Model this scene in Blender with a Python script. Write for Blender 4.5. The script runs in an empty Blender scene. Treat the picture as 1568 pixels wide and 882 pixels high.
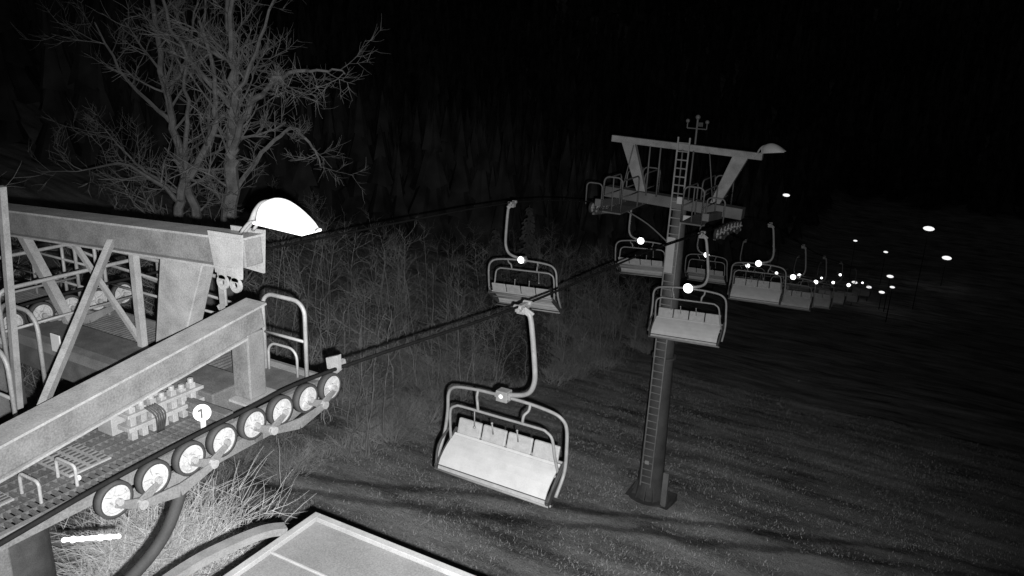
import bpy, math, random
from mathutils import Vector, Matrix, noise
R=math.radians
scene=bpy.context.scene
scene.view_settings.view_transform='Standard'; scene.view_settings.look='None'; scene.view_settings.exposure=0

# ------------------------------------------------------------ materials
def mat(name,val,rough=.6,var=.25,scale=6,spec=.3,bump=.15,emit=0,fine=60,metal=0):
    m=bpy.data.materials.new(name); m.use_nodes=True; nt=m.node_tree; N=nt.nodes; L=nt.links
    b=N['Principled BSDF']; b.inputs['Roughness'].default_value=rough
    b.inputs['Specular IOR Level'].default_value=spec; b.inputs['Metallic'].default_value=metal
    tc=N.new('ShaderNodeTexCoord')
    n1=N.new('ShaderNodeTexNoise'); n1.inputs['Scale'].default_value=scale; n1.inputs['Detail'].default_value=6
    n2=N.new('ShaderNodeTexNoise'); n2.inputs['Scale'].default_value=fine; n2.inputs['Detail'].default_value=3
    L.new(tc.outputs['Object'],n1.inputs['Vector']); L.new(tc.outputs['Object'],n2.inputs['Vector'])
    ad=N.new('ShaderNodeMath'); ad.operation='ADD'; L.new(n1.outputs[0],ad.inputs[0]); L.new(n2.outputs[0],ad.inputs[1])
    mr=N.new('ShaderNodeMapRange'); mr.inputs[1].default_value=.7; mr.inputs[2].default_value=1.3
    mr.inputs[3].default_value=val*(1-var); mr.inputs[4].default_value=min(val*(1+var),.95)
    L.new(ad.outputs[0],mr.inputs[0])
    cc=N.new('ShaderNodeCombineColor')
    for i in range(3): L.new(mr.outputs[0],cc.inputs[i])
    L.new(cc.outputs[0],b.inputs['Base Color'])
    if bump:
        bp=N.new('ShaderNodeBump'); bp.inputs['Strength'].default_value=bump; bp.inputs['Distance'].default_value=.01
        L.new(n2.outputs[0],bp.inputs['Height']); L.new(bp.outputs[0],b.inputs['Normal'])
    if emit:
        b.inputs['Emission Color'].default_value=(1,1,1,1); b.inputs['Emission Strength'].default_value=emit
        m.cycles.emission_sampling='NONE'
    return m
M_galv=mat('galvanised_steel',.088,.55,.35,4,.35,.3)
M_galvl=mat('galvanised_steel_light',.155,.5,.28,5,.4,.3)
M_deck=mat('deck_steel',.055,.7,.4,5,.3,.3)
M_dark=mat('dark_steel',.04,.6)
M_pyl=mat('pylon_steel',.085,.6,.35,2)
M_pyll=mat('pylon_steel_light',.18,.6,.35,3)
M_rubber=mat('rubber_liner',.02,.8)
M_sheave=mat('sheave_alu',.22,.5,.3,9)
M_seat=mat('seat_shell_white',.42,.5,.12,4,.3,.05)
M_pad=mat('backrest_pad',.30,.7,.2,8)
M_cframe=mat('chair_tube',.20,.5,.25,6)
M_rope=mat('wire_rope',.008,.8,spec=.05)
M_lamp=mat('lamp_shell_white_glow',.85,.4,.05,3,.3,0,emit=.25)  # white paint; weak emission stands in for overexposed infrared reflection
M_glass=mat('lamp_glass_glow',.6,.2,.05,3,.5,0,emit=.7)  # emission imitates infrared bouncing off the floodlight glass
M_refl=mat('reflector_glow',.9,.3,.02,3,.3,0,emit=3)  # emission stands in for infrared thrown back by the chair reflectors
M_vl=mat('valley_lamp_glass',.3,.3,.02,3,.3,0,emit=1.1)
M_refls=mat('reflector_glow_soft',.9,.3,.02,3,.3,0,emit=.8)  # weaker emission imitating returned infrared on near chair and tower reflectors
M_plate=mat('sign_plate_white',.34,.5,.1,3)
M_roof=mat('roof_sheet',.15,.7,.3,1.2,.25,.3)
M_roofe=mat('roof_trim',.24,.6,.25,3)
M_wall=mat('wall_render',.3,.9,.15,2)
M_bark=mat('bark',.15,.9,.5,3,.1,.5)
M_birch=mat('birch_bark',.26,.9,.5,2.5,.1,.3)
M_brush=mat('brush_twigs',.38,.95,.6,.35,.05,0)
M_need=mat('spruce_needles',.08,.9,.5,1.5,.1,0)
M_forest=mat('forest_needles',.085,.95,.7,.02,.1,0,fine=.3)
M_bush=mat('shrub_twigs',.7,.9,.4,2,.1,0)
M_grassb=mat('grass_blades',.42,.95,.4,.25,.05,0)

def ground_mat():
    m=bpy.data.materials.new('grass_ground'); m.use_nodes=True; nt=m.node_tree; N=nt.nodes; L=nt.links
    b=N['Principled BSDF']; b.inputs['Roughness'].default_value=.95; b.inputs['Specular IOR Level'].default_value=.05
    tc=N.new('ShaderNodeTexCoord')
    def nz(scale,detail,sx=1,sy=1,rough=.6):
        mp=N.new('ShaderNodeMapping'); mp.inputs['Scale'].default_value=(sx,sy,1)
        L.new(tc.outputs['Object'],mp.inputs['Vector'])
        n=N.new('ShaderNodeTexNoise'); n.inputs['Scale'].default_value=scale; n.inputs['Detail'].default_value=detail; n.inputs['Roughness'].default_value=rough
        L.new(mp.outputs[0],n.inputs['Vector']); return n.outputs[0]
    def mth(op,x,y=None):
        q=N.new('ShaderNodeMath'); q.operation=op
        for k,v in enumerate((x,y)):
            if v is None: continue
            if isinstance(v,(int,float)): q.inputs[k].default_value=v
            else: L.new(v,q.inputs[k])
        return q.outputs[0]
    def mul(x,k): return mth('MULTIPLY',x,k)
    def add(x,y): return mth('ADD',x,y)
    a=nz(.22,5); s=nz(.14,5,1,5); f=nz(4,8,rough=.8); g=nz(16,4,rough=.8)
    tot=add(add(mul(a,1.3),mul(s,1.8)),add(mul(f,.9),mul(g,.7)))
    mr=N.new('ShaderNodeMapRange'); mr.inputs[1].default_value=1.9; mr.inputs[2].default_value=2.85; mr.inputs[3].default_value=.14; mr.inputs[4].default_value=.9
    L.new(tot,mr.inputs[0])
    # worn vehicle track crossing the slope: two ruts where |y-.53x-c+wander| is near 1 m
    sp=N.new('ShaderNodeSeparateXYZ'); L.new(tc.outputs['Object'],sp.inputs[0])
    wd=nz(.12,3)
    e=add(mth('SUBTRACT',mth('SUBTRACT',sp.outputs[1],mul(sp.outputs[0],.53)),31.5),mul(wd,5))
    rut=mth('ABSOLUTE',mth('SUBTRACT',mth('ABSOLUTE',e),.95))
    rr=N.new('ShaderNodeMapRange'); rr.inputs[1].default_value=.15; rr.inputs[2].default_value=.6; rr.inputs[3].default_value=.42; rr.inputs[4].default_value=1
    L.new(add(rut,mul(mth('SUBTRACT',f,.5),.6)),rr.inputs[0])
    col=mth('MULTIPLY',mr.outputs[0],rr.outputs[0])
    cc=N.new('ShaderNodeCombineColor')
    for i in range(3): L.new(col,cc.inputs[i])
    L.new(cc.outputs[0],b.inputs['Base Color'])
    bp=N.new('ShaderNodeBump'); bp.inputs['Strength'].default_value=.9; bp.inputs['Distance'].default_value=.12
    L.new(add(f,g),bp.inputs['Height']); L.new(bp.outputs[0],b.inputs['Normal'])
    return m
M_ground=ground_mat()

# ------------------------------------------------------------ mesh helpers
class MB:
    def __init__(s): s.v=[]; s.f=[]
    def quadbox(s,c):
        o=len(s.v); s.v+= [tuple(p) for p in c]
        for q in ((3,2,1,0),(4,5,6,7),(0,1,5,4),(1,2,6,5),(2,3,7,6),(3,0,4,7)): s.f.append(tuple(o+i for i in q))
    def box(s,x0,x1,y0,y1,z0,z1):
        s.quadbox([(x0,y0,z0),(x1,y0,z0),(x1,y1,z0),(x0,y1,z0),(x0,y0,z1),(x1,y0,z1),(x1,y1,z1),(x0,y1,z1)])
    def beam(s,a,b,w,h,w2=None,h2=None,up=(0,0,1)):
        a=Vector(a); b=Vector(b); d=(b-a).normalized(); up=Vector(up)
        if abs(d.dot(up))>.97: up=Vector((0,1,0))
        r=d.cross(up).normalized(); u=r.cross(d)
        w2=w2 or w; h2=h2 or h
        A=[a+r*(i*w/2)+u*(j*h/2) for i,j in ((-1,-1),(1,-1),(1,1),(-1,1))]
        B=[b+r*(i*w2/2)+u*(j*h2/2) for i,j in ((-1,-1),(1,-1),(1,1),(-1,1))]
        s.quadbox(A+B)
    def tube(s,pts,r,n=8,r2=None,cap=True):
        pts=[Vector(p) for p in pts]; k=len(pts); rings=[]
        ref=None
        for i,p in enumerate(pts):
            d=(pts[min(i+1,k-1)]-pts[max(i-1,0)])
            if d.length<1e-9: d=Vector((0,0,1))
            d.normalize()
            if ref is None:
                ref=Vector((0,0,1)) if abs(d.z)<.9 else Vector((1,0,0))
            u=d.cross(ref)
            if u.length<1e-4: u=d.cross(Vector((0.3,1,0.2)))
            u.normalize(); w=u.cross(d); ref=w
            rr=r if r2 is None else r+(r2-r)*i/(k-1)
            o=len(s.v)
            for j in range(n):
                t=2*math.pi*j/n; q=p+u*(math.cos(t)*rr)+w*(math.sin(t)*rr); s.v.append((q.x,q.y,q.z))
            rings.append(o)
        for a,b in zip(rings,rings[1:]):
            for j in range(n): s.f.append((a+j,a+(j+1)%n,b+(j+1)%n,b+j))
        if cap and n>3:
            s.f.append(tuple(rings[0]+j for j in reversed(range(n)))); s.f.append(tuple(rings[-1]+j for j in range(n)))
    def disc(s,c,axis,r,h,n=24):
        a=Vector(axis).normalized(); c=Vector(c); s.tube([c-a*h/2,c+a*h/2],r,n)
    def ring(s,c,ro,ri,h,n=28):   # axis X
        c=Vector(c); o=len(s.v)
        for j in range(n):
            t=2*math.pi*j/n
            for x,r in ((-h/2,ro),(h/2,ro),(h/2,ri),(-h/2,ri)):
                s.v.append((c.x+x,c.y+math.cos(t)*r,c.z+math.sin(t)*r))
        for j in range(n):
            a=o+4*j; b=o+4*((j+1)%n)
            for q in range(4): s.f.append((a+q,a+(q+1)%4,b+(q+1)%4,b+q))
    def sphere(s,c,r,n=10,sx=1,sy=1,sz=1):
        o=len(s.v); m=n//2+1
        for i in range(m+1):
            ph=math.pi*i/m
            for j in range(n):
                t=2*math.pi*j/n
                s.v.append((c[0]+r*sx*math.sin(ph)*math.cos(t),c[1]+r*sy*math.sin(ph)*math.sin(t),c[2]+r*sz*math.cos(ph)))
        for i in range(m):
            for j in range(n): s.f.append((o+i*n+j,o+(i+1)*n+j,o+(i+1)*n+(j+1)%n,o+i*n+(j+1)%n))
    def strip(s,x0,x1,prof,th):   # sheet with thickness, profile in (y,z)
        o=len(s.v); k=len(prof)
        for i,(y,z) in enumerate(prof):
            a=prof[max(i-1,0)]; b=prof[min(i+1,k-1)]; ty,tz=b[0]-a[0],b[1]-a[1]; l=math.hypot(ty,tz); ny,nz_=tz/l,-ty/l
            s.v+=[(x0,y,z),(x1,y,z),(x1,y+ny*th,z+nz_*th),(x0,y+ny*th,z+nz_*th)]
        for i in range(k-1):
            a=o+4*i; b=a+4
            for q in range(4): s.f.append((a+q,a+(q+1)%4,b+(q+1)%4,b+q))
        s.f.append((o,o+3,o+2,o+1)); e=o+4*(k-1); s.f.append((e,e+1,e+2,e+3))
    def obj(s,name,m,parent=None,smooth=False,bevel=0):
        me=bpy.data.meshes.new(name); me.from_pydata(s.v,[],s.f); me.materials.append(m); me.update()
        if smooth: me.polygons.foreach_set('use_smooth',[True]*len(me.polygons))
        o=bpy.data.objects.new(name,me); scene.collection.objects.link(o)
        if parent: o.parent=parent
        if bevel:
            b=o.modifiers.new('bevel','BEVEL'); b.width=bevel; b.segments=2; b.limit_method='ANGLE'
        return o
def empty(name,loc=(0,0,0),rot=(0,0,0)):
    e=bpy.data.objects.new(name,None); e.location=loc; e.rotation_euler=rot; e.empty_display_size=.2
    scene.collection.objects.link(e); return e
def smoothpts(pts,n=5):
    P=[Vector(p) for p in pts]; out=[]
    for i in range(len(P)-1):
        p0=P[max(i-1,0)];p1=P[i];p2=P[i+1];p3=P[min(i+2,len(P)-1)]
        for k in range(n):
            t=k/n
            out.append(.5*((2*p1)+(p2-p0)*t+(2*p0-5*p1+4*p2-p3)*t*t+(3*p1-p0-3*p2+p3)*t**3))
    out.append(P[-1]); return out
def roundhoop(a,b,h,rc=.12,k=5):
    a=Vector(a); b=Vector(b); d=(b-a); d.normalize(); up=Vector((0,0,1)); pts=[a]
    for i in range(k+1):
        t=math.pi/2*i/k; pts.append(a+up*(h-rc+rc*math.sin(t))+d*(rc-rc*math.cos(t)))
    for i in range(k+1):
        t=math.pi/2*i/k; pts.append(b+up*(h-rc+rc*math.cos(t))-d*(rc-rc*math.sin(t)))
    pts.append(b); return pts

# ------------------------------------------------------------ terrain
def lerp_tab(tab,y):
    if y<=tab[0][0]: return tab[0][1]
    for (a,za),(b,zb) in zip(tab,tab[1:]):
        if y<=b:
            t=(y-a)/(b-a); return za+(zb-za)*t
    return tab[-1][1]
GT=[(-80,-3),(0,-11.8),(28,-17.6),(48,-22.2),(94,-33),(160,-44),(230,-48),(320,-46),(480,10),(800,120)]
def gz(x,y):
    z=(lerp_tab(GT,y-3)+lerp_tab(GT,y)+lerp_tab(GT,y+3))/3
    if x<-24: z+= .16*(-24-x)
    if x<-90: z+= .25*(-90-x)
    if x>60: z+=.2*(x-60)
    z+= .35*noise.noise(Vector((x*.09,y*.09,3)))+.10*noise.noise(Vector((x*.45,y*.45,7)))
    return z
def axis(lo,hi,fl,fh,step,grow):
    a=[]; x=fl
    while x<=fh: a.append(x); x+=step
    s=step; x=fl
    while x>lo: s*=grow; x-=s; a.insert(0,x)
    s=step; x=a[-1]
    while x<hi: s*=grow; x+=s; a.append(x)
    return a
xs=axis(-500,500,-45,30,.5,1.15); ys=axis(-90,900,-5,80,.5,1.12)
g=MB(); nx=len(xs)
for y in ys:
    for x in xs: g.v.append((x,y,gz(x,y)))
for j in range(len(ys)-1):
    for i in range(nx-1):
        a=j*nx+i; g.f.append((a,a+1,a+nx+1,a+nx))
g.obj('grass_ground',M_ground,smooth=True)

rnd=random.Random(4)
g=MB()
for _ in range(230000):
    y=9+50*rnd.random()**1.25; x=-24+rnd.random()*(26+y*.35)
    if (x+7.9)**2+(y-28)**2<1.6: continue
    if noise.noise(Vector((x*.2,y*.55,0)))+.5*noise.noise(Vector((x*1.3,y*1.3,5)))+rnd.uniform(-.5,.55)<0: continue
    if abs(abs(y-.53*x-29)-.95)<.4 and rnd.random()<.8: continue
    z=gz(x,y)-.02; h=rnd.uniform(.03,.13); w=rnd.uniform(.007,.02); a=rnd.random()*6.28
    dx,dy=math.cos(a)*w,math.sin(a)*w; lx,ly=rnd.uniform(-.12,.12),rnd.uniform(-.12,.12)
    o=len(g.v); g.v+=[(x-dx,y-dy,z),(x+dx,y+dy,z),(x+lx,y+ly,z+h)]; g.f.append((o,o+1,o+2))
g.obj('meadow_grass',M_grassb)

# distant wooded hillsides (one mass of trees)
rf=random.Random(21)
g=MB()
for _ in range(7500):
    d=90+560*rf.random()**.9; a=R(rf.uniform(-62,20)); x=math.sin(a)*d; y=math.cos(a)*d
    if -30<x<70 and y<300: continue
    z=gz(x,y)-.5; h=rf.uniform(7,15)*(1+d/500); w=h*rf.uniform(.13,.2)
    for k in range(4):
        z0=z+h*(.1+.22*k); z1=z+h*(.1+.22*k+.36-.02*k); ww=w*(1-.22*k); o=len(g.v)
        for j in range(8):
            t=2*math.pi*j/8+k; rr=ww*rf.uniform(.6,1.15); g.v.append((x+math.cos(t)*rr,y+math.sin(t)*rr,z0+rf.uniform(-.04,.04)*h))
        g.v.append((x,y,z1))
        for j in range(8): g.f.append((o+j,o+(j+1)%8,o+8))
g.obj('distant_forest',M_forest)

# ------------------------------------------------------------ ropes
XA,XB=-6.19,-10.8
RA=[(-4,-4.6),(2.2,-4.12),(3.9,-3.98),(5.6,-3.92),(7.0,-3.95),(12.1,-4.47),(18.6,-4.85),(24.3,-5.35),(26.2,-5.5),(28,-5.58),(30,-5.85),(36.3,-7.1),(48,-10.4),(60,-13.6),(83,-19.3),(94,-22.2),(120,-28.2),(165,-36.5)]
RB=[(-4,-4.5),(3.5,-3.85),(6,-3.7),(8,-3.72),(10,-3.79),(20.1,-4.34),(26.2,-5.2),(28,-5.35),(30.2,-5.7),(36.3,-7.1),(48,-10.3),(60,-13.5),(83,-19.2),(94,-22.1),(120,-28.1),(165,-36.5)]
def rz(tab,y): return lerp_tab(tab,y)
for X,tab in ((XA,RA),(XB,RB)):
    r=MB(); r.tube(smoothpts([(X,y,z) for y,z in tab],4),.024,6); r.obj('haul_rope',M_rope,smooth=True)

# ------------------------------------------------------------ chairs
def chair(x,y,z,flip=False,roll=0,yaw=0,big=.1,refl=M_refl,sx=1,sz=1):
    e=empty('chairlift_chair',(x,y,z),(0,roll,yaw+(math.pi if flip else 0))); e.scale=(sx,sx,sz)
    c=-.36
    b=MB(); b.beam((0,-.2,0),(0,.2,0),.09,.12); b.beam((0,-.09,-.06),(0,.09,-.06),.16,.14); b.beam((.03,-.05,-.02),(.16,.05,-.16),.1,.12)
    b.disc((0,-.16,.03),(1,0,0),.05,.16,12); b.disc((0,.16,.03),(1,0,0),.05,.16,12)
    b.obj('grip',M_cframe,e,bevel=.01)
    t=MB(); t.tube(smoothpts([(.0,0,-.06),(.13,0,-.13),(.19,0,-.4),(.27,0,-1.2),(.27,0,-1.5),(.19,0,-1.72),(.02,0,-1.84),(c+.05,0,-1.92)],6),.048,10); t.obj('hanger_arm',M_cframe,e,True)
    b=MB(); b.box(c-.12,c+.12,-.1,.1,-2.06,-1.83); b.box(c-.17,c+.17,-.07,.07,-2.0,-1.9); b.obj('pivot_block',M_cframe,e,bevel=.015)
    b=MB(); b.sphere((c,-.115 if not flip else .115,-1.93),big,12,1,.35,1); b.obj('reflector_disc',refl,e,True)
    W=1.3
    t=MB()
    pts=[(c-W,-.32,-3.62),(c-W-.02,-.05,-3.2),(c-W,.04,-2.7),(c-W+.02,.04,-2.3),(c-W+.12,.02,-2.12),(c-W+.32,0,-2.03),(c-.5,0,-1.98),(c,0,-1.97)]
    t.tube(smoothpts(pts,5),.034,8); t.tube(smoothpts([(2*c-p[0],p[1],p[2]) for p in pts],5),.034,8)
    t.obj('outer_frame',M_cframe,e,True)
    t=MB()
    for s in (-1,1):
        t.tube(smoothpts([(c+s*.56,0,-1.96),(c+s*.56,-.05,-2.1),(c+s*.5,-.12,-2.2),(c+s*.48,-.13,-2.36)],4),.028,7)
    V=1.12
    q=[(c-V-.06,-.02,-3.3),(c-V-.02,-.1,-2.9),(c-V+.02,-.14,-2.52),(c-V+.14,-.14,-2.4),(c-V+.3,-.14,-2.37),(c,-.14,-2.37)]
    t.tube(smoothpts(q+[(2*c-p[0],p[1],p[2]) for p in reversed(q[:-1])],4),.028,8)
    for dx,L in ((-.55,.34),):
        t.tube([(c+dx,-.14,-2.38),(c+dx,-.14,-2.38-L)],.012,6); t.sphere((c+dx,-.14,-2.42-L),.03,8)
    for dx in (-.29,.26):
        t.tube([(c+dx,.1,-2.95),(c+dx,.06,-2.68)],.014,6); t.sphere((c+dx,.06,-2.68),.025,8)
    t.obj('safety_bar',M_cframe,e,True)
    b=MB()
    for i in range(4):
        x0=c-1.12+i*.562
        b.quadbox([(x0,.08,-3.16),(x0+.53,.08,-3.16),(x0+.53,.15,-3.16),(x0,.15,-3.16),(x0,.17,-2.84),(x0+.53,.17,-2.84),(x0+.53,.23,-2.84),(x0,.23,-2.84)])
    b.obj('backrest_pads',M_pad,e,bevel=.025)
    b=MB(); b.strip(c-1.16,c+1.16,[(.11,-3.18),(.06,-3.22),(-.04,-3.27),(-.15,-3.34),(-.27,-3.44),(-.37,-3.55),(-.43,-3.66)],.03)
    b.obj('seat_shell',M_seat,e)
    b=MB(); b.strip(c-1.16,c+1.16,[(-.435,-3.675),(-.45,-3.74)],.03)
    b.tube([(c-1.15,.052,-3.205),(c+1.15,.052,-3.205)],.016,6); b.tube([(c-1.15,-.27,-3.425),(c+1.15,-.27,-3.425)],.014,6); b.tube([(c-1.15,-.33,-3.49),(c+1.15,-.33,-3.49)],.012,6)
    b.obj('seat_lip',M_pad,e)
    b=MB()
    b.tube([(c-1.24,-.46,-3.77),(c+1.24,-.46,-3.77)],.03,8); b.tube([(c-1.24,-.36,-3.82),(c+1.24,-.36,-3.82)],.025,8)
    b.tube([(c-1.22,.22,-3.2),(c+1.22,.22,-3.2)],.03,8); b.tube([(c-1.15,.0,-3.4),(c+1.15,.0,-3.4)],.03,6)
    b.obj('seat_rails',M_cframe,e,True)
    b=MB()
    for s in (-1,1):
        xx=c+s*1.21
        b.quadbox([(xx-.03,.2,-3.28),(xx+.03,.2,-3.28),(xx+.03,-.47,-3.82),(xx-.03,-.47,-3.82),(xx-.03,.22,-3.1),(xx+.03,.22,-3.1),(xx+.03,-.5,-3.66),(xx-.03,-.5,-3.66)])
        b.tube(smoothpts([(xx,-.48,-3.74),(xx+s*.06,-.3,-3.3),(xx+s*.05,.05,-3.05)],4),.028,7)
    b.obj('side_cheeks',M_dark,e,bevel=.01)
    return e
chair(XA,12.1,rz(RA,12.1)-.03,roll=-.03,yaw=-.05,big=.042,refl=M_refls,sx=1.05,sz=.95)
chair(XA,24.3,rz(RA,24.3)-.03,roll=-.07,yaw=-.03,big=.17,sx=.95,sz=.93)
chair(XA,36.2,rz(RA,36.2)-.03,roll=-.05,big=.15,sx=.95,sz=.95)
chair(XA,48.2,rz(RA,48.2)-.03,roll=-.04,big=.16)
chair(XA,60.5,rz(RA,60.5)-.03,roll=-.04,big=.15)
chair(XB,20.1,rz(RB,20.1)-.03,True,roll=.06,yaw=.02,big=.12,sx=.88,sz=.86)
chair(XB,30.9,rz(RB,30.9)-.03,True,roll=.07,big=.17,sx=.88,sz=.84)
chair(XB,42.5,rz(RB,42.5)-.03,True,roll=.04,big=.17,sx=.9,sz=.88)
chair(XB,54.5,rz(RB,54.5)-.03,True,roll=.04,big=.16,sx=.9,sz=.9)
chair(XB,67,rz(RB,67)-.03,True,roll=.04,big=.12)
for yy,bg in ((75,.13),(94,.2),(119,.14)): chair(XA,yy,rz(RA,yy),big=bg)
for yy,bg in ((82,.18),(103,.13),(129,.2)): chair(XB,yy,rz(RB,yy),True,big=bg)

# ------------------------------------------------------------ sheave train
def sheaves(parent,X,ys_,zf,r=.18,side=1):
    rim=MB(); hub=MB(); pl=MB(); bolt=MB()
    for y in ys_:
        z=zf(y)-r-.02
        rim.ring((X,y,z),r,r*.82,.085)
        hub.ring((X,y,z),r*.82,r*.30,.04,24); hub.ring((X,y,z),r*.82,r*.70,.075,24); hub.disc((X,y,z),(1,0,0),r*.3,.13,14)
        for k in range(5):
            t=k*2*math.pi/5+y
            hub.beam((X+side*.03,y+math.cos(t)*r*.2,z+math.sin(t)*r*.2),(X+side*.03,y+math.cos(t)*r*.78,z+math.sin(t)*r*.78),.03,.03)
        bolt.disc((X+side*.085,y,z),(1,0,0),.035,.05,8)
    for i in range(0,len(ys_)-1,2):
        a,b_=ys_[i],ys_[i+1]; za=zf(a)-r-.04; zb=zf(b_)-r-.04
        for s in (-1,1):
            pl.beam((X+s*.075,a-.03,za),(X+s*.075,(a+b_)/2,(za+zb)/2-.12),.02,.06,.02,.11)
            pl.beam((X+s*.078,b_+.03,zb),(X+s*.078,(a+b_)/2,(za+zb)/2-.12),.02,.06,.02,.11)
        bolt.disc((X+side*.11,(a+b_)/2,(za+zb)/2-.12),(1,0,0),.05,.05,10)
    for i in range(0,len(ys_)-3,4):
        a=(ys_[i]+ys_[i+1])/2; b_=(ys_[i+2]+ys_[i+3])/2; za=zf(a)-r-.16; zb=zf(b_)-r-.16
        for s in (-1,1):
            pl.beam((X+s*.105,a-.05,za),(X+s*.105,(a+b_)/2,(za+zb)/2-.08),.02,.07,.02,.14)
            pl.beam((X+s*.108,b_+.05,zb),(X+s*.108,(a+b_)/2,(za+zb)/2-.08),.02,.07,.02,.14)
    a,b_=ys_[1]+.2,ys_[-2]-.2
    pl.beam((X-side*.2,a,zf(a)-r-.30),(X-side*.2,b_,zf(b_)-r-.30),.09,.14)
    rim.obj('sheave_liners',M_rubber,parent,True); hub.obj('sheave_wheels',M_sheave,parent); pl.obj('rocker_plates',M_galv if r<.19 else M_pyl,parent,bevel=.004); bolt.obj('axle_bolts',M_galvl,parent)

# ------------------------------------------------------------ near lift tower
T=empty('lift_tower',(0,0,0))
b=MB()
b.beam((-14.5,5.94,-2.74),(-6.36,5.94,-2.24),.26,.30)
b.obj('maintenance_gantry_beam',M_galv,T,bevel=.015)
b=MB()
b.beam((-14.5,5.94,-2.575),(-6.36,5.94,-2.075),.36,.025); b.beam((-14.5,5.94,-2.905),(-6.5,5.94,-2.415),.36,.025)
for s in (-1,1): b.quadbox([(-6.78,5.94+s*.16-.012,-2.5),(-6.38,5.94+s*.16-.012,-2.52),(-6.38,5.94+s*.16+.012,-2.52),(-6.78,5.94+s*.16+.012,-2.5),(-6.86,5.94+s*.16-.012,-2.04),(-6.34,5.94+s*.16-.012,-2.02),(-6.34,5.94+s*.16+.012,-2.02),(-6.86,5.94+s*.16+.012,-2.04)])
b.obj('gantry_flanges',M_galvl,T)
b=MB()
for cx in (-6.48,-6.68):
    b.ring((0,0,0),.085,.035,.03,16)
    n=len(b.v)
    for i in range(n-64,n):
        vx,vy,vz=b.v[i]; b.v[i]=(cx+vz,5.78+vx,-2.60+vy)
    b.box(cx-.05,cx+.05,5.765,5.79,-2.56,-2.40)
b.obj('lifting_lugs',M_galvl,T)
b=MB()
b.quadbox([(-8.28,6.0,-4.0),(-7.86,6.0,-4.0),(-7.86,6.25,-4.0),(-8.28,6.25,-4.0),(-7.80,5.86,-2.48),(-7.06,5.86,-2.42),(-7.06,6.05,-2.42),(-7.80,6.05,-2.48)])
b.obj('gantry_leg',M_galvl,T,bevel=.012)
b=MB()
b.beam((-8.60,5.80,-2.45),(-7.25,3.9,-3.68),.07,.09)
b.beam((-6.98,6.0,-2.55),(-8.0,6.9,-4.0),.06,.06)
b.beam((-9.28,5,-1.75),(-9.62,5,-4.6),.075,.075)
b.beam((-7.25,6.6,-3.3),(-7.75,6.6,-3.95),.05,.05); b.beam((-7.75,6.62,-3.3),(-7.25,6.62,-3.95),.05,.05)
b.beam((-8.9,6.3,-2.6),(-8.9,6.3,-4.1),.09,.09); b.beam((-8.9,6.3,-4.0),(-10.2,6.3,-2.75),.06,.06)
b.beam((-11.4,6.3,-2.75),(-10.4,6.3,-4.1),.12,.12)
b.obj('struts',M_galvl,T)
b=MB()
b.beam((-6.84,1.6,-3.90),(-6.84,6.36,-3.17),.27,.28)
b.beam((-6.84,6.22,-3.33),(-6.84,6.22,-4.16),.28,.26)
b.obj('support_box_beam',M_galv,T,bevel=.018)
b=MB()
b.beam((-6.84,1.6,-3.745),(-6.84,6.39,-3.015),.33,.025); b.beam((-6.84,1.6,-4.055),(-6.84,6.08,-3.365),.33,.025)
b.box(-7.04,-6.60,5.98,6.48,-4.19,-4.16)
b.obj('box_beam_flanges',M_galvl,T)
b=MB(); b.box(-14.5,-6.95,5.75,6.35,-4.55,-4.02); b.obj('crossarm',M_deck,T,bevel=.02)
b=MB(); b.box(-7.75,-6.5,6.35,7.05,-4.24,-4.2); b.box(-13.5,-7.8,6.4,7.2,-4.3,-4.26); b.box(-7.7,-6.95,2.2,5.74,-4.27,-4.24)
b.obj('deck_plates',M_deck,T)
b=MB()
for i in range(46):
    y=2.3+i*.075
    b.box(-7.62,-6.5,y,y+.03,-4.24,-4.205)
for i in range(8): b.box(-7.6+i*.15,-7.585+i*.15,2.25,5.72,-4.236,-4.2)
for i in range(70):
    x=-13.4+i*.08; b.box(x,x+.02,6.42,7.18,-4.258,-4.225)
b.obj('grating',M_deck,T)
b=MB(); b.box(-6.5,-6.44,2.2,6.9,-4.30,-4.16); b.box(-7.75,-6.5,7.05,7.1,-4.3,-4.12); b.box(-13.5,-7.8,7.2,7.24,-4.34,-4.14); b.box(-14,-7.2,5.60,5.75,-4.12,-3.98); b.obj('toe_boards',M_galv,T)
for x0,x1,y0,y1 in ((-7.4,-6.95,3.15,3.45),(-7.45,-6.9,3.95,4.40)):
    b=MB(); b.box(x0,x1,y0,y1,-4.2,-4.18); b.obj('tread_plate',M_galvl,T)
    b=MB()
    for i in range(8):
        for j in range(4):
            cx=x0+.04+i*(x1-x0-.08)/7; cy=y0+.05+j*(y1-y0-.10)/3
            b.box(cx-.012,cx+.012,cy-.035,cy+.035,-4.18,-4.172)
    b.obj('tread_slots',M_dark,T)
t=MB()
hp=roundhoop((-7.36,6.98,-4.2),(-6.64,6.98,-4.2),1.05,.18); t.tube(hp,.028,8)
t.tube([(-7.36,6.98,-3.68),(-6.64,6.98,-3.68)],.02,8)
t.tube(roundhoop((-7.3,6.98,-4.2),(-6.8,6.98,-4.2),.38,.14),.018,8)
def rail(x0,x1,y,zb,h,posts,mid=2):
    t.tube(roundhoop((x0,y,zb),(x1,y,zb),h,.12),.028,8)
    for k in range(1,mid+1): t.tube([(x0,y,zb+h*k/(mid+1)),(x1,y,zb+h*k/(mid+1))],.02,8)
    for i in range(1,posts):
        x=x0+(x1-x0)*i/posts; t.tube([(x,y,zb),(x,y,zb+h)],.025,8)
rail(-10.9,-9.35,7.2,-4.28,1.12,2,1); rail(-13.6,-11.1,7.2,-4.28,1.15,3,2); rail(-9.2,-8.3,7.2,-4.28,1.1,1,1)
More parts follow.
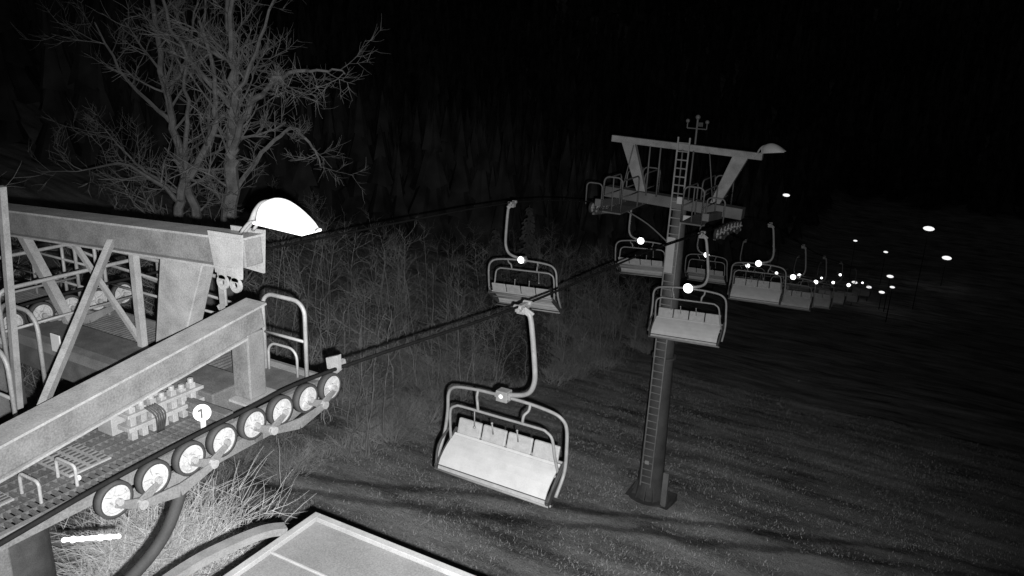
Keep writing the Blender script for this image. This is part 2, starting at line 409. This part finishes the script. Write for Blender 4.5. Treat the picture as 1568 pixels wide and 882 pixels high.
for X0 in (-11.6,-10.1):
    a=roundhoop((X0,5.2,-4.3),(X0,7.2,-4.3),1.1,.14); t.tube(a,.028,8)
    t.tube([(X0,5.2,-3.75),(X0,7.2,-3.75)],.02,8)
a=roundhoop((-9.75,4.6,-4.6),(-8.95,4.6,-4.6),1.05,.24); t.tube(a,.028,8); t.tube([(-9.75,4.6,-4.15),(-8.95,4.6,-4.15)],.02,8)
a=roundhoop((-10.3,5.3,-4.5),(-9.5,5.3,-4.5),1.1,.24); t.tube(a,.028,8)
a=roundhoop((-11.9,5.5,-4.3),(-10.7,5.5,-4.3),1.2,.3); t.tube(a,.024,8)
a=roundhoop((-12.5,8.2,-4.3),(-11.0,8.2,-4.3),1.3,.3); t.tube(a,.03,8); t.tube([(-12.5,8.2,-3.6),(-11.0,8.2,-3.6)],.02,8)
t.beam((-11.0,7.2,-3.4),(-9.4,8.6,-4.2),.04,.04); t.beam((-12.4,7.2,-3.2),(-11.2,8.6,-4.2),.04,.04)
t.obj('guard_rails',M_galvl,T,True)
b=MB()
for i in range(7):
    y=4.75+i*.13; b.box(-7.12,-7.04,y,y+.07,-4.2,-3.82-.03*(i%2)); b.disc((-7.08,y+.035,-3.8-.03*(i%2)),(0,0,1),.035,.06,10)
b.box(-7.2,-7.0,4.7,5.68,-4.08,-4.03); b.box(-7.2,-7.0,4.7,5.68,-3.92,-3.88); b.box(-7.55,-7.3,4.7,5.3,-4.2,-3.9)
for y in (3.55,3.9): b.tube(roundhoop((-7.0,y,-4.2),(-6.7,y,-4.2),.22,.05),.018,6)
b.obj('cable_terminal_rack',M_galvl,T,bevel=.006)
b=MB(); b.beam((-7.1,5.5,-4.06),(-6.4,5.5,-4.06),.12,.12)
for y in (4.13,4.98,5.83,6.68): b.beam((-6.95,y,-4.40),(-6.3,y,-4.40),.10,.12)
b.obj('brackets',M_deck,T,bevel=.008)
b=MB(); b.disc((-6.62,5.32,-3.98),(.75,-.6,.25),.095,.02,24); b.box(-6.66,-6.62,5.32,5.36,-4.2,-4.05); b.obj('number_plate',M_plate,T)
b=MB(); b.beam((-6.603,5.298,-4.03),(-6.607,5.304,-3.93),.02,.012,up=(1,-.6,0)); b.beam((-6.632,5.278,-3.955),(-6.606,5.304,-3.932),.014,.018); b.obj('number_mark',M_dark,T)
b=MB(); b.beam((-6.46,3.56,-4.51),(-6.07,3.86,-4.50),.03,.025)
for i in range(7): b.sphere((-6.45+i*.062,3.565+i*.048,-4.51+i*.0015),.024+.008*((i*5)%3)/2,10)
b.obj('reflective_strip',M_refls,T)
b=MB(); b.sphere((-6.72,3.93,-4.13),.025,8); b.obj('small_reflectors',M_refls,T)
b=MB()
for k in range(5): b.tube(smoothpts([(-7.0,4.9+k*.03,-3.85),(-6.9,4.95+k*.03,-3.95),(-6.96,5.0+k*.02,-4.18)],4),.01,5)
b.tube(smoothpts([(-6.55,5.0,-4.45),(-6.5,4.85,-4.75),(-6.5,4.6,-5.12),(-6.5,4.2,-5.35),(-6.5,3.6,-5.5),(-6.5,2.9,-5.5)],6),.065,10)
b.obj('power_cable',M_rubber,T,True)
b=MB(); b.beam((-7.12,3.2,-4.28),(-7.12,3.2,-12.5),.3,.3); b.obj('service_column',M_galv,T,bevel=.015)
b=MB(); b.tube([(-12.6,6.05,-4.5),(-12.6,6.05,-13.6)],.55,20,.7); b.obj('tower_tube',M_galv,T,True)
b=MB(); b.box(-9.75,-9.55,5.58,5.6,-4.05,-3.8); b.obj('label_plates',M_plate,T,bevel=.01)
def zfA(y): return rz(RA,y)
sheaves(T,XA,[3.92+i*.425 for i in range(8)],zfA,.18,1)
sheaves(T,XB,[4.4+i*.425 for i in range(8)],lambda y:rz(RB,y),.18,1)
b=MB(); b.beam((XA-.14,6.9,-4.12),(XA-.14,7.35,-4.0),.05,.1)
b.quadbox([(XA-.14,7.02,-3.98),(XA+.04,7.02,-3.98),(XA+.04,7.08,-3.98),(XA-.14,7.08,-3.98),(XA-.16,7.02,-3.84),(XA+.04,7.02,-3.76),(XA+.04,7.08,-3.76),(XA-.16,7.08,-3.84)])
b.obj('rope_catcher',M_galvl,T)

def lamp_head(name,loc,s=1,rotz=0,m=M_lamp,mg=M_glass,parent=None,tilt=-8):
    e=empty(name,loc,(0,R(tilt),rotz)); e.scale=(s,s,s)
    if parent: e.parent=parent
    b=MB(); secs=[]
    nx_,na=14,12
    for i in range(nx_+1):
        u=i/nx_; x=-.42+.86*u
        w=.20*math.sqrt(max(0,1-(2*u-1)**4))+.004; h=(.34*math.sin(math.pi*min(1,u*.9+.12))**.8)*(.75+.25*(1-u))+.006
        o=len(b.v); secs.append(o)
        for j in range(na+1):
            t=math.pi*j/na; b.v.append((x,math.cos(t)*w,math.sin(t)*h))
    for a,c2 in zip(secs,secs[1:]):
        for j in range(na): b.f.append((a+j,a+j+1,c2+j+1,c2+j))
    b.f.append(tuple(secs[0]+j for j in range(na+1))); b.f.append(tuple(secs[-1]+j for j in reversed(range(na+1))))
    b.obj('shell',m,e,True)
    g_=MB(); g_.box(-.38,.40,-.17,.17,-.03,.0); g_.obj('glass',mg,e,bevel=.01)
    k=MB()
    k.tube(smoothpts([(-.7,0,-.2),(-.58,0,-.06),(-.5,0,.08),(-.38,0,.2),(-.2,0,.25)],4),.035,8)
    k.tube(smoothpts([(-.66,.1,-.2),(-.5,.1,-.04),(-.4,.1,-.02)],3),.022,6); k.tube(smoothpts([(-.66,-.1,-.2),(-.5,-.1,-.04),(-.4,-.1,-.02)],3),.022,6)
    k.obj('bracket',M_galvl,e,True); return e
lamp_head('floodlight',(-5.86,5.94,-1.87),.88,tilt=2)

# ------------------------------------------------------------ far pylon
PY=28.0; PXc=-8.05
P=empty('lift_pylon',(0,0,0))
b=MB(); n=12
prof=[(-17.7,.62),(-17.0,.56),(-16.4,.50),(-13,.42),(-9,.33),(-5.0,.24)]
rings=[]
for z,r in prof:
    o=len(b.v); rings.append(o)
    for j in range(n): t=2*math.pi*(j+.5)/n; b.v.append((PXc+math.cos(t)*r,PY+math.sin(t)*r,z))
for a,c2 in zip(rings,rings[1:]):
    for j in range(n): b.f.append((a+j,a+(j+1)%n,c2+(j+1)%n,c2+j))
b.f.append(tuple(rings[-1]+j for j in range(n)))
b.obj('shaft',M_pyl,P,True)
b=MB(); b.box(PXc-.95,PXc+.95,PY-.9,PY+.9,-18.6,-17.45); b.obj('concrete_footing',M_pyl,P,bevel=.04)
b=MB(); b.disc((PXc,PY,-17.38),(0,0,1),.85,.08,24)
for k in range(12):
    t=2*math.pi*k/12; b.beam((PXc+.6*math.cos(t),PY+.6*math.sin(t),-17.3),(PXc+.5*math.cos(t),PY+.5*math.sin(t),-16.7),.03,.3,.03,.06,up=(math.cos(t),math.sin(t),0))
b.disc((PXc,PY,-11.2),(0,0,1),.47,.08,20); b.obj('flanges',M_pyl,P)
b=MB(); b.box(PXc+.62,PXc+.85,PY-.5,PY-.3,-17.4,-15.9); b.obj('junction_box',M_pyll,P,bevel=.02)
def ladder(parent,x0,x1,y,z0,z1,ytop=None,m=M_pyll):
    t=MB(); yt=y if ytop is None else ytop
    for x in (x0,x1): t.beam((x,y,z0),(x,yt,z1),.05,.05)
    k=int((z1-z0)/.3)
    for i in range(k):
        z=z0+.15+i*.3; yy=y+(yt-y)*(z-z0)/(z1-z0); t.tube([(x0,yy,z),(x1,yy,z)],.024,6)
    t.obj('ladder',m,parent)
ladder(P,PXc-.2,PXc+.22,PY-.72,-16.6,-2.75,PY-.42)
b=MB(); b.box(PXc-.17,PXc+.13,PY-.60,PY-.57,-7.7,-6.35); b.box(PXc+.02,PXc+.22,PY-.56,PY-.53,-5.1,-4.85); b.box(PXc+.3,PXc+.7,PY-.5,PY-.47,-5.7,-5.5); b.box(PXc-.1,PXc+.06,PY-.74,PY-.7,-15.6,-15.45); b.obj('pylon_number_plates',M_plate,P)
b=MB()
b.beam((-10.95,PY,-5.05),(-5.75,PY,-5.25),.5,.4); b.obj('crossarm',M_pyl,P,bevel=.02)
b=MB()
b.beam((-10.9,PY,-3.06),(-5.35,PY,-3.2),.22,.24)
b.quadbox([(-9.75,PY-.12,-4.9),(-9.4,PY-.12,-4.9),(-9.4,PY+.12,-4.9),(-9.75,PY+.12,-4.9),(-10.5,PY-.12,-3.15),(-9.98,PY-.12,-3.15),(-9.98,PY+.12,-3.15),(-10.5,PY+.12,-3.15)])
b.quadbox([(-6.95,PY-.12,-5.0),(-6.6,PY-.12,-5.0),(-6.6,PY+.12,-5.0),(-6.95,PY+.12,-5.0),(-6.35,PY-.12,-3.25),(-5.8,PY-.12,-3.25),(-5.8,PY+.12,-3.25),(-6.35,PY+.12,-3.25)])
b.obj('gantry',M_pyll,P,bevel=.015)
b=MB()
for X in (XA,XB):
    s=1 if X==XB else -1
    b.beam((X+s*.35,25.9,-5.15),(X+s*.35,30.3,-5.65),.22,.25)
    b.box(min(X+s*.5,X+s*1.2),max(X+s*.5,X+s*1.2),26,30.2,-5.5,-5.45)
b.obj('train_supports',M_pyl,P)
t=MB()
for X in (XA,XB):
    s=1 if X==XB else -1
    for xo in (.5,1.2):
        t.tube(roundhoop((X+s*xo,26,-5.45),(X+s*xo,27.7,-5.45),1.15,.2),.03,6); t.tube(roundhoop((X+s*xo,28.3,-5.45),(X+s*xo,30.1,-5.45),1.15,.2),.03,6)
        t.tube([(X+s*xo,26,-4.9),(X+s*xo,27.7,-4.9)],.022,6); t.tube([(X+s*xo,28.3,-4.9),(X+s*xo,30.1,-4.9)],.022,6)
    t.tube(roundhoop((X+s*.5,26,-5.45),(X+s*1.2,26,-5.45),1.25,.2),.03,6); t.tube([(X+s*.85,26,-5.4),(X+s*.85,26,-4.2)],.022,6)
    t.tube(roundhoop((X+s*.5,30.1,-5.45),(X+s*1.2,30.1,-5.45),1.15,.2),.03,6)
    t.tube(roundhoop((X-s*.2,26.1,-5.3),(X+s*.4,26.1,-5.3),.8,.15),.026,6)
    t.tube([(X+s*.9,27.6,-3.2),(X+s*.6,27.6,-4.9)],.02,6)
    for xo in (1.5,1.9): t.tube([(X+s*xo,27.7,-3.2),(X+s*xo,27.7,-5.0)],.03,6)
t.tube(smoothpts([(-9.9,27.4,-5.6),(-9,27.4,-6.0),(-8.2,27.5,-6.6)],4),.03,6)
t.obj('guard_rails',M_pyl,P,True)
sheaves(P,XA,[26.2+i*.5 for i in range(8)],zfA,.2,1)
sheaves(P,XB,[26.2+i*.5 for i in range(8)],lambda y:rz(RB,y),.2,1)
t=MB()
t.tube([(-7.75,PY,-3.0),(-7.75,PY,-2.1)],.035,8); t.tube([(-8.1,PY,-2.45),(-7.4,PY,-2.45)],.022,6)
for x in (-8.1,-7.4): t.tube([(x,PY,-2.45),(x,PY,-2.25)],.02,6); t.sphere((x,PY,-2.2),.075,8)
t.sphere((-7.75,PY,-2.05),.09,8); t.beam((-7.75,PY,-2.3),(-7.5,PY-.2,-2.28),.02,.14)
t.obj('anemometer',M_pyl,P)
M_l2=mat('lamp_shell_grey',.30,.4,.1,3)
lh=lamp_head('lamp',(-5.02,PY,-3.0),.95,0,M_l2,M_l2,P)

# ------------------------------------------------------------ station building below the camera
S=empty('lift_station_building',(0,0,0))
b=MB(); b.box(-6.2,4.0,-7,6.6,-13.5,-6.2); b.obj('walls',M_wall,S)
b=MB(); b.box(-6.32,4.2,-7.2,6.72,-6.2,-6.04); b.obj('roof_slab',M_roof,S,bevel=.01)
b=MB(); b.box(-6.42,-6.32,-7.2,6.82,-6.26,-5.98); b.box(-6.32,4.2,6.72,6.82,-6.26,-5.98)
for y in (5.9,4.6,3.3,2.0): b.box(-6.32,4.2,y,y+.035,-6.04,-6.01)
b.obj('roof_trim',M_roofe,S,bevel=.008)
b=MB()
for i in range(3): b.box(-6.225,-6.19,-4+i*3,-2.4+i*3,-9,-7.5)
b.obj('windows',M_dark,S)
A=empty('canopy_arch',(0,0,0)); b=MB()
pp=smoothpts([(-6.5,6.34,-6.0),(-6.62,6.1,-5.95),(-6.78,5.7,-5.97),(-6.95,5.3,-6.05),(-7.15,4.8,-6.25),(-7.35,4.2,-6.6),(-7.6,3.5,-7.2)],4)
for i,p in enumerate(pp):
    d=(pp[min(i+1,len(pp)-1)]-pp[max(i-1,0)]).normalized(); r_=d.cross(Vector((0,0,1))).normalized(); u_=r_.cross(d)
    for a_,c_ in ((-1,-1),(1,-1),(1,1),(-1,1)): b.v.append(tuple(p+r_*a_*.08+u_*c_*.05))
    if i:
        k0=4*(i-1); k1=4*i
        for q in range(4): b.f.append((k0+q,k0+(q+1)%4,k1+(q+1)%4,k1+q))
b.f.append((3,2,1,0)); k1=4*(len(pp)-1); b.f.append((k1,k1+1,k1+2,k1+3))
b.obj('arch_profile',M_galvl,A)
b=MB(); b.beam((-6.52,6.3,-6.02),(-6.25,6.3,-6.12),.06,.06); b.beam((-7.6,3.5,-7.2),(-7.6,3.5,-12.6),.12,.12); b.obj('arch_mounts',M_galv,A)

# ------------------------------------------------------------ trees
rt=random.Random(11)
def rv(s=1): return Vector((rt.uniform(-s,s),rt.uniform(-s,s),rt.uniform(-s,s)))
def grow(mb,p,d,L,r,lev,up=.12,wob=.3,kids=4):
    k=4 if lev>0 else 3; pts=[p.copy()]; dd=d.normalized()
    for i in range(k):
        dd=(dd+rv(wob)*.6+Vector((0,0,up))).normalized(); p=p+dd*(L/k); pts.append(p.copy())
    mb.tube(pts,r,5 if r>.04 else 3,r*.35,cap=False)
    if lev<=0: return
    for c in range(kids):
        t=rt.uniform(.2,1); i=min(int(t*k),k-1); q=pts[i].lerp(pts[i+1],t*k-i)
        ax=(pts[i+1]-pts[i]).normalized(); side=rv().cross(ax)
        if side.length<.01: continue
        nd=ax*.7+side.normalized()*rt.uniform(.5,1.0)
        grow(mb,q,nd,L*rt.uniform(.45,.7),max(r*.5,.007),lev-1,up,wob,kids)
def limb(mb,pts,r0,r1,lev=3,dens=1.9,kl=2.0):
    P_=smoothpts(pts,5); P_=[p+rv(.08) for p in P_]; mb.tube(P_,r0,8 if r0>.1 else 6,r1,cap=False)
    tot=sum((a-b).length for a,b in zip(P_,P_[1:])); n=int(tot*dens)
    for c in range(n):
        t=rt.uniform(.12,1); f=t*(len(P_)-1); i=min(int(f),len(P_)-2); q=P_[i].lerp(P_[i+1],f-i)
        ax=(P_[i+1]-P_[i]).normalized(); side=rv().cross(ax)
        if side.length<.01: continue
        rr=(r0+(r1-r0)*t)*.45
        grow(mb,q,ax*.6+side.normalized()*rt.uniform(.6,1),kl*rt.uniform(.5,1.1),max(.014,min(rr,.055)),lev-1,.08,.36,5)
bx,by,bz=-23.0,20.0,-15.5
def V3(dx,dz,dy=0): return (bx+dx,by+dy,bz+dz)
mb=MB()
limb(mb,[V3(0,-.5),V3(.06,4.9),V3(.36,8.95),V3(.86,11.3)],.34,.24,3,.5)
limb(mb,[V3(.86,11.3),V3(.8,12.3),V3(.75,13.9,.4),V3(.4,15.7,.6),V3(.3,18.6,.6)],.22,.05)
limb(mb,[V3(.82,11.9),V3(1.5,13.7,-.4),V3(1.6,15.6,-.5),V3(2.3,18.2,-.8)],.17,.04)
limb(mb,[V3(.86,11.6),V3(2.4,13.3,-.5),V3(4.0,14.2,-.9),V3(5.6,14.6,-1),V3(6.9,14.6,-1)],.13,.02,3,1.7,1.3)
limb(mb,[V3(.5,9.8),V3(1.6,11.5,.6),V3(2.7,12.4,.9),V3(3.7,11.9,1),V3(4.0,11.2,1)],.10,.02,3,1.7,1.2)
limb(mb,[V3(.4,9.2),V3(1.3,10.2,-1),V3(2.6,10.4,-1.6)],.08,.02,3,1.5,1.2)
limb(mb,[V3(1.5,13.5,-.4),V3(3.1,15.4,-.6),V3(4.1,17.4,-.8)],.09,.02,3,1.5,1.4)
limb(mb,[V3(.8,13.2),V3(-.8,15.2,-.6),V3(-1.6,17.5,-.8)],.11,.03)
mb.obj('bare_tree',M_bark)
mb=MB()
limb(mb,[V3(-1.9,-.4,-.6),V3(-1.7,5,-.6),V3(-1.5,8.8,-.6),V3(-1.25,10.2,-.5),V3(-.1,11.9,-.2),V3(.4,13.6,-.2),V3(.1,16,-.4)],.24,.05,3,1.0)
limb(mb,[V3(-1.4,9.4,-.6),V3(-3.4,10.7,-1),V3(-5.9,10.2,-1.4)],.10,.02,3,1.6,1.6)
limb(mb,[V3(-1.6,7.2,-.6),V3(-4.0,8.6,.4),V3(-6.2,9.2,.8)],.09,.02,3,1.5,1.6)
limb(mb,[V3(-1.25,10.2,-.5),V3(-1.9,12.2,.4),V3(-2.1,14.3,.7),V3(-1.6,16.6,.9)],.11,.03,3,1.5)
mb.obj('bare_tree',M_bark)
mb=MB()
limb(mb,[V3(-2.3,-.2,1.5),V3(-2.7,5,1.5),V3(-3.2,8.7,1.5),V3(-4.0,11.4,1.5),V3(-4.5,13.5,1.5),V3(-4.7,16.4,1.5),V3(-4.6,18.4,1.5)],.25,.06,3,1.2)
limb(mb,[V3(-4.5,13.3,1.5),V3(-3.4,14.4,1.8),V3(-2.7,15.4,2),V3(-2.3,17.2,2.1)],.10,.03)
limb(mb,[V3(-4.2,12,1.5),V3(-6,13.6,1.1),V3(-7.4,15.8,.8)],.10,.03)
limb(mb,[V3(-3.3,9.2,1.5),V3(-5.3,10.0,.9),V3(-7.2,11.6,.7)],.09,.02)
mb.obj('bare_tree',M_bark)
def birch(x,y,h,r,name='birch_tree',m=M_birch,lean=(0,0)):
    mb=MB(); z=gz(x,y)-.1
    pts=[(x,y,z),(x+lean[0]*.3,y+lean[1]*.3,z+h*.35),(x+lean[0]*.6,y,z+h*.7),(x+lean[0],y+lean[1],z+h)]
    P_=[p+rv(.06) for p in smoothpts(pts,4)]; mb.tube(P_,r,6,r*.25,cap=False)
    for c in range(int(h*4)):
        t=rt.uniform(.2,1); f=t*(len(P_)-1); i=min(int(f),len(P_)-2); q=P_[i].lerp(P_[i+1],f-i)
        a=rt.random()*6.28; grow(mb,q,Vector((math.cos(a),math.sin(a),.7)),rt.uniform(.6,1.6)*(1.2-.5*t),.012,1,.12,.35,4)
    mb.obj(name,m)
for x,y,h,r,l in ((-18.9,23.2,6.2,.05,(.8,0)),(-19.0,23.5,5.6,.045,(-.6,.3)),(-19.2,22.4,4.6,.04,(1.1,.3)),(-19.6,25.2,6.4,.05,(.5,0)),(-20.3,33,6,.05,(-.5,0))): birch(x,y,h,r,lean=l)
# thicket (one mass): saplings with spreading crowns + bushy scrub
mb=MB()
for _ in range(290):
    y=13+70*rt.random()**1.0; x=-20-(y-20)*.02-abs(rt.gauss(0,1))*9-rt.random()*1.2
    if x<-55: continue
    h=rt.uniform(1.6,3.8)+min(5.0,(-19-x)*.55)*rt.uniform(.4,1); z=gz(x,y)-.1
    lx,ly=rt.uniform(-1.1,1.1),rt.uniform(-.8,.8)
    P_=[p+rv(.09) for p in smoothpts([(x,y,z),(x+lx*.3,y+ly*.4,z+h*.5),(x+lx,y+ly,z+h)],3)]; r=rt.uniform(.018,.04); mb.tube(P_,r,4,r*.3,cap=False)
    for c in range(int(h*4.2)):
        t=rt.uniform(.1,1); f=t*(len(P_)-1); i=min(int(f),len(P_)-2); q=P_[i].lerp(P_[i+1],f-i)
        a=rt.random()*6.28; grow(mb,q,Vector((math.cos(a),math.sin(a),.5)),rt.uniform(.5,1.5),.012,1,.1,.4,4)
for _ in range(950):
    y=12+66*rt.random()**1.05; x=-18.9-(y-20)*.02-abs(rt.gauss(0,1))*7
    if noise.noise(Vector((x*.3,y*.25,2)))<-.12: continue
    z=gz(x,y)-.05; hh=rt.uniform(.5,1.5)
    for k in range(16):
        a=rt.random()*6.28; rr=rt.random()**.5
        grow(mb,Vector((x+rr*.3*math.cos(a),y+rr*.3*math.sin(a),z)),Vector((math.cos(a)*rr*1.4,math.sin(a)*rr*1.4,1)),hh*rt.uniform(.5,1.1),.011,1,.02,.5,3)
mb.obj('birch_thicket',M_brush)
def spruce(x,y,h,w,m=M_need):
    mb=MB(); z=gz(x,y); mb.tube([(x,y,z),(x,y,z+h)],.16,6,.02)
    k=int(h*5)
    for i in range(k):
        t=i/k; zz=z+h*(.08+.92*t)+rt.uniform(-.06,.06); L=w*(1-t)*rt.uniform(.65,1.15)+.12
        for j in range(9):
            a=rt.random()*6.28; d=Vector((math.cos(a),math.sin(a),-.35+rt.uniform(-.15,.15))); p=Vector((x,y,zz)); q=p+d*L*rt.uniform(.7,1.1)
            mb.tube([p,q],.02,3,.008,cap=False)
            s=Vector((-d.y,d.x,0))
            for f in range(max(3,int(L*6))):
                u=rt.uniform(.15,1); c=p.lerp(q,u); ww=rt.uniform(.12,.28)*(1.15-u*.6)
                for sg in (-1,1):
                    e_=c+s*sg*ww+d*.12+Vector((0,0,-rt.uniform(.05,.22))); o=len(mb.v)
                    mb.v+=[tuple(c-d*.05),tuple(e_),tuple(c+d*.09)]; mb.f.append((o,o+1,o+2))
    mb.obj('spruce_tree',m)
spruce(-22.9,45,11.8,2.4); spruce(-26.5,47,9.5,2.2)
mb=MB(); sx,sy=-13.7,9.6; sz=gz(sx,sy)
for _ in range(420):
    a=rt.random()*6.28; rr=rt.random()**.6; grow(mb,Vector((sx+rr*.5*math.cos(a),sy+rr*.5*math.sin(a),sz)),Vector((math.cos(a)*.45*rr,math.sin(a)*.45*rr,1)),rt.uniform(1.0,3.0),.02,2,.05,.35,4)
mb.obj('shrub',M_bush)

# ------------------------------------------------------------ far lamps in the valley
def valley_lamp(x,y,z,r):
    e=empty('street_lamp',(x,y,z)); g0=gz(x,y)-z
    p=MB(); p.tube([(0,0,min(g0,-1)-.3),(0,0,.3)],.07,8,.05); p.tube([(0,0,.3),(0,-.8,.45)],.05,6); p.obj('post',M_dark,e)
    h=MB(); h.sphere((0,-.9,.35),r,12,1.25,.8,.55); h.obj('lamp_head',M_vl,e,True)
for a in ((.5,160,-28.4,.75),(.7,200,-35.2,.4),(5.1,190,-39.5,.75),(-28.1,180,-28.6,.6),(-4.0,150,-35.9,.45),(-4.9,152,-39.5,.4),(-3.0,135,-34,.3),(-9.5,150,-38.0,.4),(-12,170,-34.5,.3),(-6.5,180,-38,.35),(-7.5,160,-41,.4)):
    valley_lamp(*a)

# ------------------------------------------------------------ camera, light, sky
cd=bpy.data.cameras.new('camera'); cd.lens=36*1200/1568; cd.sensor_width=36; cd.clip_end=3000; cd.clip_start=.05
cam=bpy.data.objects.new('camera',cd); scene.collection.objects.link(cam); scene.camera=cam
p,y_,ro=R(17),R(28),.045
F=Vector((-math.sin(y_)*math.cos(p),math.cos(y_)*math.cos(p),-math.sin(p)))
Rt=Vector((math.cos(y_),math.sin(y_),0)); U=Rt.cross(F)
Rr=Rt*math.cos(ro)+U*math.sin(ro); Ur=U*math.cos(ro)-Rt*math.sin(ro)
cam.matrix_world=Matrix(((Rr.x,Ur.x,-F.x,0),(Rr.y,Ur.y,-F.y,0),(Rr.z,Ur.z,-F.z,0),(0,0,0,1)))
ld=bpy.data.lights.new('infrared_illuminator','SPOT'); ld.energy=20500; ld.spot_size=R(90); ld.spot_blend=1; ld.shadow_soft_size=.03
lo=bpy.data.objects.new('infrared_illuminator',ld); scene.collection.objects.link(lo); lo.location=(.12,-.02,-.12)
aim=Vector((-12.5,19,-10.5)); lo.rotation_euler=(aim).to_track_quat('-Z','Y').to_euler()
w=bpy.data.worlds.new('World'); scene.world=w; w.use_nodes=True; N=w.node_tree.nodes; L=w.node_tree.links
sk=N.new('ShaderNodeTexSky'); sk.sky_type='NISHITA'; sk.sun_disc=False; sk.sun_elevation=R(3); sk.sun_rotation=R(200)
bw=N.new('ShaderNodeRGBToBW'); L.new(sk.outputs[0],bw.inputs[0]); L.new(bw.outputs[0],N['Background'].inputs['Color']); N['Background'].inputs['Strength'].default_value=.006
